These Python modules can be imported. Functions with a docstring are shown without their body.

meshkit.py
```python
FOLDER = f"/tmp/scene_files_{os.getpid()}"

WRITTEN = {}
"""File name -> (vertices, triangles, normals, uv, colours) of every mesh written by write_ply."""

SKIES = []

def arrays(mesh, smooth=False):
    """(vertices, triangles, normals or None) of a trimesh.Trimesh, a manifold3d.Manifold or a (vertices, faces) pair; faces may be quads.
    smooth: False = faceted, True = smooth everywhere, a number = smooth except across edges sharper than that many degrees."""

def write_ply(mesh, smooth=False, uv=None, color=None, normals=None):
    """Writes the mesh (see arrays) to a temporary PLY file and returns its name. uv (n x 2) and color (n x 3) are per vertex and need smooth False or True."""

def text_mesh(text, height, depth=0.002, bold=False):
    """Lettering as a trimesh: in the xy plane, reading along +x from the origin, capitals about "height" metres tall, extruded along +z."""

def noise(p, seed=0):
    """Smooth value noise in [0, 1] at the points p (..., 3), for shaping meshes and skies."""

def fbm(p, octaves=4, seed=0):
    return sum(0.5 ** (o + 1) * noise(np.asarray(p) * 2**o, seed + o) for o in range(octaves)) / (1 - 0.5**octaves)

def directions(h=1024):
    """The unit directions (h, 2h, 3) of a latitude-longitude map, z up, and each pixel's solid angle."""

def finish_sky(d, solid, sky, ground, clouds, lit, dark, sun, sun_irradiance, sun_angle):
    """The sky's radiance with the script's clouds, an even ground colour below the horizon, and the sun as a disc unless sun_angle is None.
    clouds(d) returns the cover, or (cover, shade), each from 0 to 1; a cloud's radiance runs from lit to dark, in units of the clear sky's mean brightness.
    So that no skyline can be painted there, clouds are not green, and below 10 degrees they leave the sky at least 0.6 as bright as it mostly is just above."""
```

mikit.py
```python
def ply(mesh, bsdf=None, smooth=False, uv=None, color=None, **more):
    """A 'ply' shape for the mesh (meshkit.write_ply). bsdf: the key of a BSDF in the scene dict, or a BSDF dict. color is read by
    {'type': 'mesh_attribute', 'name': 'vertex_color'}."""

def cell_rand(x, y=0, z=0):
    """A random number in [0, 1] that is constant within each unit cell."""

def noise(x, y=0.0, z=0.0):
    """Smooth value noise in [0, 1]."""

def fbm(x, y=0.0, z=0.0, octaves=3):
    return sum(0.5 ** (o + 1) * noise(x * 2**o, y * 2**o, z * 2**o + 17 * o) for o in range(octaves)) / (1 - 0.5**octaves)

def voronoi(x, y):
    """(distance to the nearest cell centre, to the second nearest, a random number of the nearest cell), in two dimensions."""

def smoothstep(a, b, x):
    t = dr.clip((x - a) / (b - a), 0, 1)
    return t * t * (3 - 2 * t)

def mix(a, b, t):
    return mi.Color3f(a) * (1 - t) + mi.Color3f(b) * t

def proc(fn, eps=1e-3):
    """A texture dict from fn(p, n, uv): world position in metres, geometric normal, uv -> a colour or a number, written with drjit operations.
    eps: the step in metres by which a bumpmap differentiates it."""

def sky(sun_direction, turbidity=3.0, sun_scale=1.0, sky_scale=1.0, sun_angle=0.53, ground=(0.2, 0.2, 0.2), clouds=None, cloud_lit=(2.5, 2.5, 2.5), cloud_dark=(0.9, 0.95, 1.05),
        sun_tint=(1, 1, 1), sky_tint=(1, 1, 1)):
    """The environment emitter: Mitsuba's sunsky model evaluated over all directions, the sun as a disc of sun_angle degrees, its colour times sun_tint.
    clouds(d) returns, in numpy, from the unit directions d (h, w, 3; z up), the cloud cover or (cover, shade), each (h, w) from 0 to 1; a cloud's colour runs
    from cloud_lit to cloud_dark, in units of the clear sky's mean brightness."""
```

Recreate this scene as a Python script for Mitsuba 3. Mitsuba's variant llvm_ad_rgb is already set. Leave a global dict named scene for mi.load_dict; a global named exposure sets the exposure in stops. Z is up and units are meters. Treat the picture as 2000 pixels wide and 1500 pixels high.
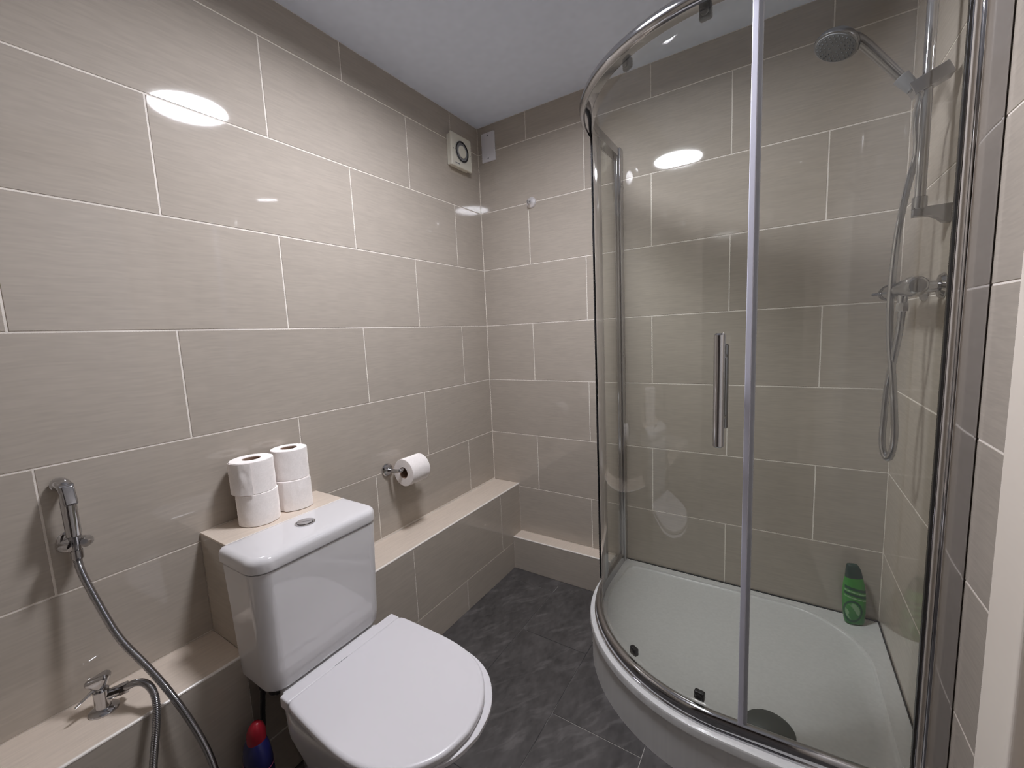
import math, random
import numpy as np, trimesh, manifold3d as m3
import shapely.geometry as sg
import mitsuba as mi, drjit as dr
import mikit, meshkit
from mikit import proc, fbm, noise, smoothstep, mix

random.seed(7)
rng = np.random.default_rng(7)
T = mi.ScalarTransform4f
scene, labels = {}, {}

# ------------------------------------------------------------------ camera, light, exposure
CAM = np.array([1.3814, -1.9086, 1.2949])
FWD, DOWN = np.array([-0.53855, 0.83425, -0.11852]), np.array([0.0260, -0.12400, -0.99194])
scene['camera'] = {'type': 'perspective', 'fov': 2 * math.degrees(math.atan(1000 / 813.6)), 'fov_axis': 'x', 'near_clip': 0.01, 'far_clip': 50.0,
                   'to_world': T().look_at(origin=CAM.tolist(), target=(CAM + FWD).tolist(), up=(-DOWN).tolist())}
LAMP_POS, LAMP_R, LAMP_RADIANCE = (0.815, -1.0, 2.343), 0.135, (143.0, 143.0, 153.0)
exposure = 0.0

# ------------------------------------------------------------------ room sizes (metres)
W, H, YR = 1.718, 2.382, -2.35          # right wall x, ceiling z, wall behind the camera y
ROW = [2.247 - 0.3 * k for k in range(-1, 9)]
TW = 0.607

# ------------------------------------------------------------------ materials
def principled(col, rough, **kw):
    c = {'type': 'rgb', 'value': list(col)} if isinstance(col, (tuple, list)) else col
    return {'type': 'twosided', 'bsdf': {'type': 'principled', 'base_color': c, 'roughness': rough, **kw}}

def tile_colour(tone, seed):
    def fn(p, n, uv):
        flat = dr.abs(n.z) > 0.7
        h = dr.select(flat, p.y, p.x + p.y) + seed * 3.7
        v = dr.select(flat, p.x, p.z)
        wob = 0.006 * noise(h * 16, v * 12, seed)
        s = fbm(h * 24, (v + wob) * 260, seed, 3)
        b = fbm(h * 5, v * 22, seed + 5, 2)
        k = tone * (0.90 + 0.15 * s + 0.05 * b)
        return mi.Color3f(0.412, 0.367, 0.316) * k
    return fn
LIT_LEDGE_TOP = []
TILES = []
for i, tone in enumerate((1.0, 0.975, 1.02)):
    key = f'glazed_tile_{"abc"[i]}'
    scene[key] = principled(proc(tile_colour(tone, i * 7 + 1)), 0.05, specular=0.5)
    TILES.append(key)

def lit_top_colour(p, n, uv):  # wall tile lightened for ledge tops: lamp light from above painted into the colour
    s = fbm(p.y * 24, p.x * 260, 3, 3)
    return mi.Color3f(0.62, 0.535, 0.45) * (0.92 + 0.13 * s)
scene['lit_ledge_top_tile'] = principled(proc(lit_top_colour), 0.16, specular=0.4)
LIT_LEDGE_TOP.append('lit_ledge_top_tile')
def grout_colour(p, n, uv):
    return mi.Color3f(0.74, 0.69, 0.63) * (0.9 + 0.2 * fbm(p.x * 30 + p.y * 30, p.z * 30, 0, 2))
scene['wall_grout'] = principled(proc(grout_colour), 0.7)

def floor_colour(seed):
    def fn(p, n, uv):
        a = p.x + seed * 1.3
        b = p.y - seed * 2.1
        wx = a * 5 + 1.4 * fbm(a * 6, b * 3, seed, 3)
        vein = fbm(wx * 2.2, b * 5 + a * 4, seed + 2, 4)
        fine = fbm(a * 60, b * 36, seed, 3)
        wob = 0.5 * fbm(a * 14, b * 14, seed + 4, 3)
        streak = smoothstep(0.5, 0.8, fbm((a + b * 0.55) * 11 + wob, (a - b * 0.7) * 42 + 3 * wob, seed + 9, 5))
        k = 0.62 + 0.5 * vein + 0.55 * (fine - 0.5)
        return mi.Color3f(0.074, 0.069, 0.068) * k + mi.Color3f(0.029, 0.0275, 0.027) * streak
    return fn
def floor_height(p, n, uv):
    return 0.0012 * fbm(p.x * 30 + 2 * fbm(p.x * 8, p.y * 8, 0, 2), p.y * 18, 3, 4)
FLOORS = []
for i in range(2):
    key = f'slate_tile_{"ab"[i]}'
    scene[key] = {'type': 'twosided', 'bsdf': {'type': 'bumpmap', 'arbitrary': proc(floor_height, 1.5e-3), 'scale': 1.0,
                  'bsdf': {'type': 'principled', 'base_color': proc(floor_colour(i * 5 + 1)), 'roughness': 0.42, 'specular': 0.4}}}
    FLOORS.append(key)
def floor_grout_colour(p, n, uv):
    clean = smoothstep(0.035, 0.015, dr.abs(p.y + 0.15)) + smoothstep(0.06, 0.03, dr.abs(p.y + 0.79)) * smoothstep(0.72, 0.82, p.x)
    d = dr.minimum(1, clean + 0.25 * smoothstep(0.45, 0.7, fbm(p.x * 5, p.y * 5, 4, 2)))
    return mix((0.05, 0.048, 0.047), (0.33, 0.31, 0.29), d)
scene['floor_grout'] = principled(proc(floor_grout_colour), 0.8)

def ceiling_colour(p, n, uv):
    return mi.Color3f(0.765, 0.835, 0.97) * (0.97 + 0.06 * fbm(p.x * 40, p.y * 40, 0, 2))
scene['ceiling_paint'] = principled(proc(ceiling_colour), 0.75)
scene['white_gloss_paint'] = principled((0.72, 0.655, 0.58), 0.4)
scene['hall_paint'] = principled((0.30, 0.26, 0.24), 0.8)
scene['door_paint'] = principled((0.70, 0.67, 0.64), 0.4)
scene['trim_plastic'] = principled((0.74, 0.70, 0.65), 0.3)
scene['ceramic'] = principled((0.615, 0.605, 0.61), 0.04, specular=0.8)
scene['seat_plastic'] = principled((0.60, 0.585, 0.60), 0.3, specular=0.45)
scene['tray_acrylic'] = principled(proc(lambda p, n, uv: mi.Color3f(0.61, 0.61, 0.60) * (0.96 + 0.08 * fbm(p.x * 150, p.y * 150, 0, 2))), 0.28, specular=0.5)
scene['chrome'] = principled((0.53, 0.53, 0.545), 0.07, metallic=1.0)
scene['bright_chrome'] = principled((0.78, 0.75, 0.75), 0.3, metallic=0.5)
scene['satin_chrome'] = principled((0.37, 0.37, 0.385), 0.18, metallic=1.0)
scene['grey_plastic'] = principled((0.20, 0.205, 0.215), 0.3)
scene['nozzle_rubber'] = principled((0.10, 0.105, 0.11), 0.5)
scene['black_plastic'] = principled((0.015, 0.015, 0.016), 0.35)
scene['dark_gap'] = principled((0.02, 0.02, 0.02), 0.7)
scene['cream_plastic'] = principled((0.68, 0.66, 0.57), 0.35)
scene['white_plastic'] = principled((0.70, 0.69, 0.72), 0.35)
scene['paper'] = principled(proc(lambda p, n, uv: mi.Color3f(0.84, 0.80, 0.775) * (0.94 + 0.1 * fbm(p.x * 300 + p.y * 300, p.z * 300, 0, 2))), 0.95, specular=0.1)
scene['cardboard'] = principled((0.22, 0.14, 0.10), 0.9)
scene['navy_plastic'] = principled((0.008, 0.009, 0.062), 0.3)
scene['red_plastic'] = principled((0.25, 0.008, 0.018), 0.35)
scene['pink_print'] = principled((0.55, 0.12, 0.30), 0.4)
scene['dark_green_plastic'] = principled((0.004, 0.030, 0.022), 0.25)
scene['waste_dome'] = principled((0.13, 0.14, 0.135), 0.35, metallic=0.6)
scene['clear_seal'] = principled((0.50, 0.50, 0.58), 0.25, specular=0.7)
scene['glass'] = {'type': 'thindielectric', 'int_ior': 1.5, 'specular_transmittance': {'type': 'rgb', 'value': [0.925, 0.945, 0.915]}}
scene['opal_light'] = principled((0.8, 0.8, 0.8), 0.4)

# ------------------------------------------------------------------ helpers
def num(key):
    if key not in scene and not any(k.startswith(key + '__') for k in scene) and key not in labels:
        return key
    i = 1
    while f'{key}_{i:03d}' in scene or f'{key}_{i:03d}' in labels or any(k.startswith(f'{key}_{i:03d}__') for k in scene):
        i += 1
    return f'{key}_{i:03d}'
def thing(name, label, cat, group=None):
    key = num(name)
    labels[key] = {'label': label, 'category': cat}
    if group: labels[key]['group'] = group
    return key
def part(parent, name, mesh, mat, label=None, smooth=30, kind=None):
    key = num(parent + '__' + name)
    scene[key] = mikit.ply(mesh, mat, smooth=smooth)
    if label or kind:
        labels[key] = {**({'label': label} if label else {}), **({'kind': kind} if kind else {})}
    return key
def struct(name, mesh, mat, label, cat):
    scene[name] = mikit.ply(mesh, mat, smooth=False)
    labels[name] = {'label': label, 'category': cat, 'kind': 'structure'}
    return name
cat_ = trimesh.util.concatenate
def box(x0, x1, y0, y1, z0, z1):
    return trimesh.creation.box(bounds=[[min(x0, x1), min(y0, y1), min(z0, z1)], [max(x0, x1), max(y0, y1), max(z0, z1)]])
def tm(man):
    m = man.to_mesh()
    return trimesh.Trimesh(m.vert_properties[:, :3], m.tri_verts, process=False)
def rbox(x0, x1, y0, y1, z0, z1, r=0.003, n=12):
    x0, x1, y0, y1, z0, z1 = min(x0, x1), max(x0, x1), min(y0, y1), max(y0, y1), min(z0, z1), max(z0, z1)
    s = [m3.Manifold.sphere(r, n).translate([x, y, z]) for x in (x0 + r, x1 - r) for y in (y0 + r, y1 - r) for z in (z0 + r, z1 - r)]
    return tm(m3.Manifold.batch_hull(s))
def frame(d):
    d = np.asarray(d, float) / np.linalg.norm(d)
    a = np.cross(d, [0, 0, 1.0] if abs(d[2]) < 0.9 else [1.0, 0, 0]); a /= np.linalg.norm(a)
    return a, np.cross(d, a), d
def lathe(prof, origin=(0, 0, 0), axis=(0, 0, 1), n=40):
    """prof: (radius, height) along axis; open at the ends unless radius is 0."""
    a, b, d = frame(axis); ang = np.arange(n) * 2 * np.pi / n
    V, F = [], []
    for r, h in prof:
        V.append(np.asarray(origin) + h * d + r * (np.cos(ang)[:, None] * a + np.sin(ang)[:, None] * b))
    V = np.vstack(V)
    for k in range(len(prof) - 1):
        for i in range(n):
            j = (i + 1) % n
            F += [[k * n + i, k * n + j, (k + 1) * n + j], [k * n + i, (k + 1) * n + j, (k + 1) * n + i]]
    m = trimesh.Trimesh(V, F, process=False)
    m.merge_vertices(); m.update_faces(m.nondegenerate_faces())
    m.fix_normals() if m.is_watertight else None
    return m
def rod(p, q, r, n=28, c=0.0012):
    p, q = np.asarray(p, float), np.asarray(q, float); L = np.linalg.norm(q - p); c = min(c, r * 0.5, L * 0.3)
    return lathe([(0, 0), (r - c, 0), (r, c), (r, L - c), (r - c, L), (0, L)], p, q - p, n)
def spline(pts, n=200):
    from scipy.interpolate import CubicSpline
    pts = np.asarray(pts, float)
    t = np.r_[0, np.cumsum(np.sqrt(np.linalg.norm(np.diff(pts, axis=0), axis=1)))]
    cs = CubicSpline(t, pts)
    q = cs(np.linspace(0, t[-1], 2000)); s = np.r_[0, np.cumsum(np.linalg.norm(np.diff(q, axis=0), axis=1))]
    u = np.linspace(0, s[-1], n)
    return np.stack([np.interp(u, s, q[:, k]) for k in range(3)], 1), s[-1]
def tube(P, r, sides=16, closed=False, cap=True):
    P = np.asarray(P, float); n = len(P); r = np.broadcast_to(r, (n,))
    t = np.gradient(P, axis=0); t /= np.linalg.norm(t, axis=1, keepdims=True)
    a = frame(t[0])[0]; A = []
    for k in range(n):
        a = a - t[k] * (a @ t[k]); a /= np.linalg.norm(a); A.append(a)
    A = np.array(A); B = np.cross(t, A); ang = np.arange(sides) * 2 * np.pi / sides
    V = (P[:, None] + r[:, None, None] * (np.cos(ang)[None, :, None] * A[:, None] + np.sin(ang)[None, :, None] * B[:, None])).reshape(-1, 3)
    F = []
    for k in range(n - 1):
        for i in range(sides):
            j = (i + 1) % sides
            F += [[k * sides + i, k * sides + j, (k + 1) * sides + j], [k * sides + i, (k + 1) * sides + j, (k + 1) * sides + i]]
    if cap:
        V = np.vstack([V, P[0], P[-1]]); c = len(V)
        for i in range(sides):
            j = (i + 1) % sides
            F += [[j, i, c - 2], [(n - 1) * sides + i, (n - 1) * sides + j, c - 1]]
    return trimesh.Trimesh(V, F, process=False)
def sweep(P, up, sect, cap=True):
    """sweeps section (outward offset, height) along a path; outward = right of travel in plan."""
    P = np.asarray(P, float); t = np.gradient(P, axis=0); t /= np.linalg.norm(t, axis=1, keepdims=True)
    o = np.cross(t, up); o /= np.linalg.norm(o, axis=1, keepdims=True)
    s = np.asarray(sect, float); m = len(s)
    V = (P[:, None] + s[None, :, 0, None] * o[:, None] + s[None, :, 1, None] * np.asarray(up, float)).reshape(-1, 3); F = []
    for k in range(len(P) - 1):
        for i in range(m):
            j = (i + 1) % m
            F += [[k * m + i, (k + 1) * m + i, (k + 1) * m + j], [k * m + i, (k + 1) * m + j, k * m + j]]
    if cap:
        V = np.vstack([V, V[:m].mean(0), V[-m:].mean(0)]); c = len(V); b = (len(P) - 1) * m
        for i in range(m):
            j = (i + 1) % m
            F += [[i, j, c - 2], [b + j, b + i, c - 1]]
    mesh = trimesh.Trimesh(V, F, process=False); mesh.fix_normals()
    return mesh
def loft(rings, cap0=True, cap1=True):
    n = len(rings[0]); V = np.vstack(rings); F = []
    for k in range(len(rings) - 1):
        for i in range(n):
            j = (i + 1) % n
            F += [[k * n + i, k * n + j, (k + 1) * n + j], [k * n + i, (k + 1) * n + j, (k + 1) * n + i]]
    if cap0:
        V = np.vstack([V, rings[0].mean(0)]); c = len(V) - 1
        F += [[(i + 1) % n, i, c] for i in range(n)]
    if cap1:
        V = np.vstack([V, rings[-1].mean(0)]); c = len(V) - 1; b = (len(rings) - 1) * n
        F += [[b + i, b + (i + 1) % n, c] for i in range(n)]
    m = trimesh.Trimesh(V, F, process=False); m.fix_normals()
    return m
def rrect(x0, x1, y0, y1, z, rf, rb, n=8):
    """rounded rectangle ring (ccw); rf radius at x1 corners, rb at x0 corners."""
    out = []
    for cx, cy, r, a0 in ((x1 - rf, y0 + rf, rf, -90), (x1 - rf, y1 - rf, rf, 0), (x0 + rb, y1 - rb, rb, 90), (x0 + rb, y0 + rb, rb, 180)):
        for k in range(n + 1):
            a = math.radians(a0 + 90 * k / n); out.append((cx + r * math.cos(a), cy + r * math.sin(a), z))
    return np.array(out)

# ------------------------------------------------------------------ tiles
def tile_mesh(o, u, v, n, u0, u1, v0, v1, t=0.0015, back=0.004, c=0.0007):
    """one tile: a slab whose face stands t proud of the grout plane (o, n), with a fine chamfer."""
    o, u, v, n = (np.asarray(x, float) for x in (o, u, v, n))
    def ring(i, h): return [o + n * h + u * a + v * b for a, b in ((u0 + i, v0 + i), (u1 - i, v0 + i), (u1 - i, v1 - i), (u0 + i, v1 - i))]
    V = ring(0, -back) + ring(0, t - c) + ring(c, t); F = []
    for k in (0, 4):
        for i in range(4):
            j = (i + 1) % 4; F += [[k + i, k + j, k + 4 + j], [k + i, k + 4 + j, k + 4 + i]]
    F += [[8, 9, 10], [8, 10, 11], [2, 1, 0], [3, 2, 0]]
    m = trimesh.Trimesh(np.array(V), F, process=False)
    if np.dot(np.cross(u, v), n) < 0: m.invert()
    return m
def poly_tile(o, u, v, n, poly, t=0.0015, back=0.004):
    """a tile cut to an L or notched shape."""
    m = trimesh.creation.extrude_polygon(poly, t + back, engine='earcut'); V = m.vertices
    o, u, v, n = (np.asarray(x, float) for x in (o, u, v, n))
    m = trimesh.Trimesh(o + V[:, :1] * u + V[:, 1:2] * v + (V[:, 2:] - back) * n, m.faces, process=False)
    if np.dot(np.cross(u, v), n) < 0: m.invert()
    return m
def add_tiles(holder, o, u, v, n, rects, mats, t=0.0015):
    for r in rects:
        m = tile_mesh(o, u, v, n, *r, t) if isinstance(r, tuple) else poly_tile(o, u, v, n, r, t)
        part(holder, 'tile', m, mats[int(rng.integers(len(mats)))], smooth=False)
def bond(ulen, vlo, vhi, offs, g=0.0022, umin=0.0, holes=()):
    """running bond from the corner; holes: (u0, u1, vtop): nothing below vtop between u0 and u1."""
    cut = sg.Polygon() if not holes else sg.box(0, 0, 0, 0)
    for h0, h1, ht in holes: cut = cut.union(sg.box(h0, -1, h1, ht + g))
    R = []
    for r, (top, bot) in enumerate(zip([vhi] + ROW[1:], ROW[1:] + [vlo])):
        top, bot = min(top, vhi), max(bot, vlo)
        if top - bot < 0.01: continue
        e = [umin] + [x for x in np.arange(offs[r % 2], ulen, TW) if umin + 0.03 < x < ulen - 0.01] + [ulen]
        for p, q in zip(e[:-1], e[1:]):
            full_ = sg.box(p + g, bot + g, q - g, top - g); left = full_.difference(cut)
            for piece in getattr(left, 'geoms', [left]):
                if piece.area < 1e-4: continue
                x0, y0, x1, y1 = piece.bounds
                R.append((x0, x1, y0, y1) if abs(piece.area - (x1 - x0) * (y1 - y0)) < 1e-7 else piece)
    return R

# ------------------------------------------------------------------ the room
D = 0.0015   # grout recess
struct('wall_left', box(-0.06, -D, YR - 0.06, 0.06, -0.02, H + 0.02), 'wall_grout', 'beige tiled wall on the left with the toilet and extractor fan', 'wall')
add_tiles('wall_left', (-D, 0, 0), (0, -1, 0), (0, 0, 1), (1, 0, 0),
          bond(-YR, 0.47, H, (0.221, 0.519), holes=((0, 1.09, 0.463), (1.09, 1.448, 0.773), (1.448, 3, 0.472))), TILES)
struct('wall_back', box(-0.06, W + 0.06, D, 0.06, -0.02, H + 0.02), 'wall_grout', 'beige tiled end wall that runs behind the shower glass', 'wall')
add_tiles('wall_back', (0, D, 0), (1, 0, 0), (0, 0, 1), (0, -1, 0),
          bond(W, 0.165, H, (0.2946, 0.598), holes=((0, 0.168, 0.463), (0.168, 0.72, 0.185))), TILES)
struct('wall_right', box(W + D, W + 0.06, YR - 0.06, 0.06, -0.02, H + 0.02), 'wall_grout', 'beige tiled wall on the right holding the shower fittings', 'wall')
add_tiles('wall_right', (W + D, 0, 0), (0, -1, 0), (0, 0, 1), (-1, 0, 0), bond(0.895, 0.165, H, (0.615, 0.615)), TILES)
struct('wall_front', cat_([box(-0.06, 0.62, YR - 0.06, YR, -0.02, H + 0.02), box(1.66, W + 0.06, YR - 0.06, YR, -0.02, H + 0.02), box(0.62, 1.66, YR - 0.06, YR, 2.06, H + 0.02)]), TILES[0], 'plain beige wall with an open doorway behind the viewpoint', 'wall')
struct('wall_hallway', cat_([box(0.2, 2.0, -3.9, -3.84, -0.06, 2.4), box(0.2, 0.26, -3.9, YR - 0.06, -0.06, 2.4), box(1.94, 2.0, -3.9, YR - 0.06, -0.06, 2.4), box(0.2, 2.0, -3.9, YR - 0.06, 2.4, 2.46), box(0.2, 2.0, -3.9, YR - 0.06, -0.06, -0.002)]), 'hall_paint', 'unlit hallway beyond the doorway behind the viewpoint', 'wall')
struct('ceiling', box(-0.06, W + 0.06, YR - 0.06, 0.06, H, H + 0.06), 'ceiling_paint', 'smooth white painted ceiling', 'ceiling')
struct('floor', box(-0.06, W + 0.06, YR - 0.06, 0.06, -0.06, -0.002), 'floor_grout', 'dark slate-look tiled floor', 'floor')
rects = []
xs = [0.165, 0.455, 0.757, 1.06, 1.362, 1.665, W]
for c in range(6):
    ys = [-0.08] + ([-0.177, -0.782, -1.387, -1.992] if c % 2 == 0 else [-0.48, -1.085, -1.69, -2.295]) + [YR]
    for a, b in zip(ys[:-1], ys[1:]):
        if abs(a - b) > 0.02: rects.append((xs[c] + 0.0013, xs[c + 1] - 0.0013, b + 0.0013, a - 0.0013))
add_tiles('floor', (0, 0, -0.002), (1, 0, 0), (0, 1, 0), (0, 0, 1), rects, FLOORS, t=0.002)

# door frame at the right edge
m = cat_([rbox(1.702, W + 0.004, -1.03, -0.897, 0, 2.12, 0.004), rbox(1.696, 1.71, -1.03, -1.012, 0, 2.12, 0.004)])
struct('door_1', m, 'white_gloss_paint', 'white painted door frame at the right edge beside the shower', 'door')
part('door_1', 'door_leaf', box(1.712, 1.74, -1.85, -1.045, 0.005, 2.06), 'door_paint', smooth=False)

# ------------------------------------------------------------------ tiled ledges (pipe boxing)
def ledge(label, x0, x1, y0, y1, z0, z1, front, top, ends=(), axis='x', group=None):
    """a boxed-in ledge: grout core with tiles. axis x: its front faces +x; axis y: its front faces -y."""
    k = thing('tiled_ledge', label, 'ledge', group)
    lo_end = any(e_[1] < 0 for e_ in ends); hi_end = any(e_[1] > 0 for e_ in ends)
    part(k, 'core', box(x0, x1 - (D if axis == 'x' else 0), y0 + (D if axis == 'y' or lo_end else 0), y1 - (D if hi_end else 0), z0, z1 - D), 'wall_grout', smooth=False)
    g = 0.0015; e = 0.004
    if axis == 'x':
        add_tiles(k, (x1 - D, 0, 0), (0, 1, 0), (0, 0, 1), (1, 0, 0), [(a + g, b - g, c + g, d - g) for a, b, c, d in front], TILES)
        add_tiles(k, (0, 0, z1 - D), (1, 0, 0), (0, 1, 0), (0, 0, 1), [(x0 + g, x1 - e, a + g * .4, b - g * .4) for a, b in top], LIT_LEDGE_TOP)
        part(k, 'edge_trim', tube([(x1 - 0.003, y0, z1 - 0.003), (x1 - 0.003, (y0 + y1) / 2, z1 - 0.003), (x1 - 0.003, y1, z1 - 0.003)], 0.0042, 10), 'trim_plastic', 'thin pale edge strip')
        for (yy, sgn, rs) in ends:
            add_tiles(k, (0, yy + D * (1 if sgn < 0 else -1), 0), (1, 0, 0), (0, 0, 1), (0, sgn, 0), rs, TILES)
    else:
        add_tiles(k, (0, y0 + D, 0), (1, 0, 0), (0, 0, 1), (0, -1, 0), [(a + g, b - g, c + g, d - g) for a, b, c, d in front], TILES)
        add_tiles(k, (0, 0, z1 - D), (1, 0, 0), (0, 1, 0), (0, 0, 1), [(a + g, b - g, y0 + e, y1 - g) for a, b in top], LIT_LEDGE_TOP)
        part(k, 'edge_trim', tube([(x0, y0 + 0.003, z1 - 0.003), ((x0 + x1) / 2, y0 + 0.003, z1 - 0.003), (x1, y0 + 0.003, z1 - 0.003)], 0.0042, 10), 'trim_plastic', 'thin pale edge strip')
    return k
ledge('long low beige tiled ledge from the cistern to the far corner under the roll holder', 0, 0.168, -1.09, 0, 0, 0.4635,
      [(-0.19, 0, 0.15, 0.46), (-0.811, -0.19, 0.15, 0.46), (-1.09, -0.811, 0.15, 0.46), (-0.494, 0, 0, 0.15), (-1.09, -0.494, 0, 0.15)], [(-1.09, 0)])
ledge('beige tiled ledge in the lower left corner with the chrome stop valve on it', 0, 0.188, YR, -1.448, 0, 0.472,
      [(-2.05, -1.448, 0.15, 0.468), (YR, -2.05, 0.15, 0.468), (-1.75, -1.448, 0, 0.15), (YR, -1.75, 0, 0.15)], [(-2.05, -1.448), (YR, -2.05)])
ledge('taller beige tiled box behind the cistern with the spare toilet rolls on top', 0, 0.158, -1.448, -1.09, 0, 0.773,
      [(-1.448, -1.09, 0.472, 0.77), (-1.448, -1.09, 0.15, 0.469), (-1.448, -1.09, 0, 0.147)], [(-1.448, -1.09)],
      ends=[(-1.448, -1, [(0.002, 0.155, 0.474, 0.768)]), (-1.09, 1, [(0.002, 0.155, 0.466, 0.768)])])
ledge('short beige tiled plinth at the foot of the end wall beside the shower tray', 0.168, 0.722, -0.083, 0, 0, 0.1845,
      [(0.168, 0.722, 0, 0.182)], [(0.168, 0.722)], axis='y')

# ------------------------------------------------------------------ ceiling light
k = thing('ceiling_light', 'round white ceiling light above the middle of the room', 'light')
lx, ly, lz = LAMP_POS
part(k, 'housing', lathe([(0, 0.0388), (0.15, 0.0388), (0.152, 0.036), (0.152, -0.009), (0.148, -0.014), (LAMP_R + 0.005, -0.014), (LAMP_R + 0.002, -0.011), (LAMP_R + 0.002, 0.008), (0, 0.008)], LAMP_POS, (0, 0, 1), 64), 'white_plastic')
dif = lathe([(LAMP_R + 0.001, 0.004), (LAMP_R, 0.0), (LAMP_R * 0.8, -0.001), (LAMP_R * 0.45, -0.002), (0, -0.0022)], LAMP_POS, (0, 0, 1), 64)
if dif.face_normals[:, 2].mean() > 0: dif.invert()
key = part(k, 'diffuser', dif, 'opal_light', 'glowing opal diffuser')
scene[key]['emitter'] = {'type': 'area', 'radiance': {'type': 'rgb', 'value': list(LAMP_RADIANCE)}}

# ------------------------------------------------------------------ shower tray
CX, CY, R0 = 1.262, -0.248, 0.5      # arc centre and glass radius of the offset quadrant
XR = W - 0.0005
def quad_poly(r, x1=XR, y1=-0.0005, n=40):
    """plan of the offset quadrant at radius r round the arc centre."""
    a = np.radians(np.linspace(180, 270, n))
    pts = [(CX - r, y1)] + [(CX + r * math.cos(t), CY + r * math.sin(t)) for t in a] + [(x1, CY - r), (x1, y1)]
    return sg.Polygon(pts)
def ring_of(poly, z, n=160):
    e = poly.exterior; d = np.linspace(0, e.length, n, endpoint=False)
    return np.array([(*e.interpolate(s).coords[0], z) for s in d])
def extr(poly, z0, z1):
    return m3.Manifold(m3.Mesh(*[np.asarray(x, t) for x, t in zip((lambda q: (q.vertices, q.faces))(trimesh.creation.extrude_polygon(poly, z1 - z0, engine='earcut')), (np.float32, np.uint32))])).translate([0, 0, z0])
TZ = 0.178
def hull_rings(rs):
    return m3.Manifold.hull_points(np.vstack(rs).astype(np.float64))
lip = hull_rings([np.c_[np.array(quad_poly(r).exterior.coords), np.full(len(quad_poly(r).exterior.coords), z)] for r, z in ((0.531, 0.146), (0.536, 0.151), (0.536, 0.170), (0.5335, 0.1758), (0.527, TZ))])
skirt = extr(quad_poly(0.529), 0.0, 0.150)
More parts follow.
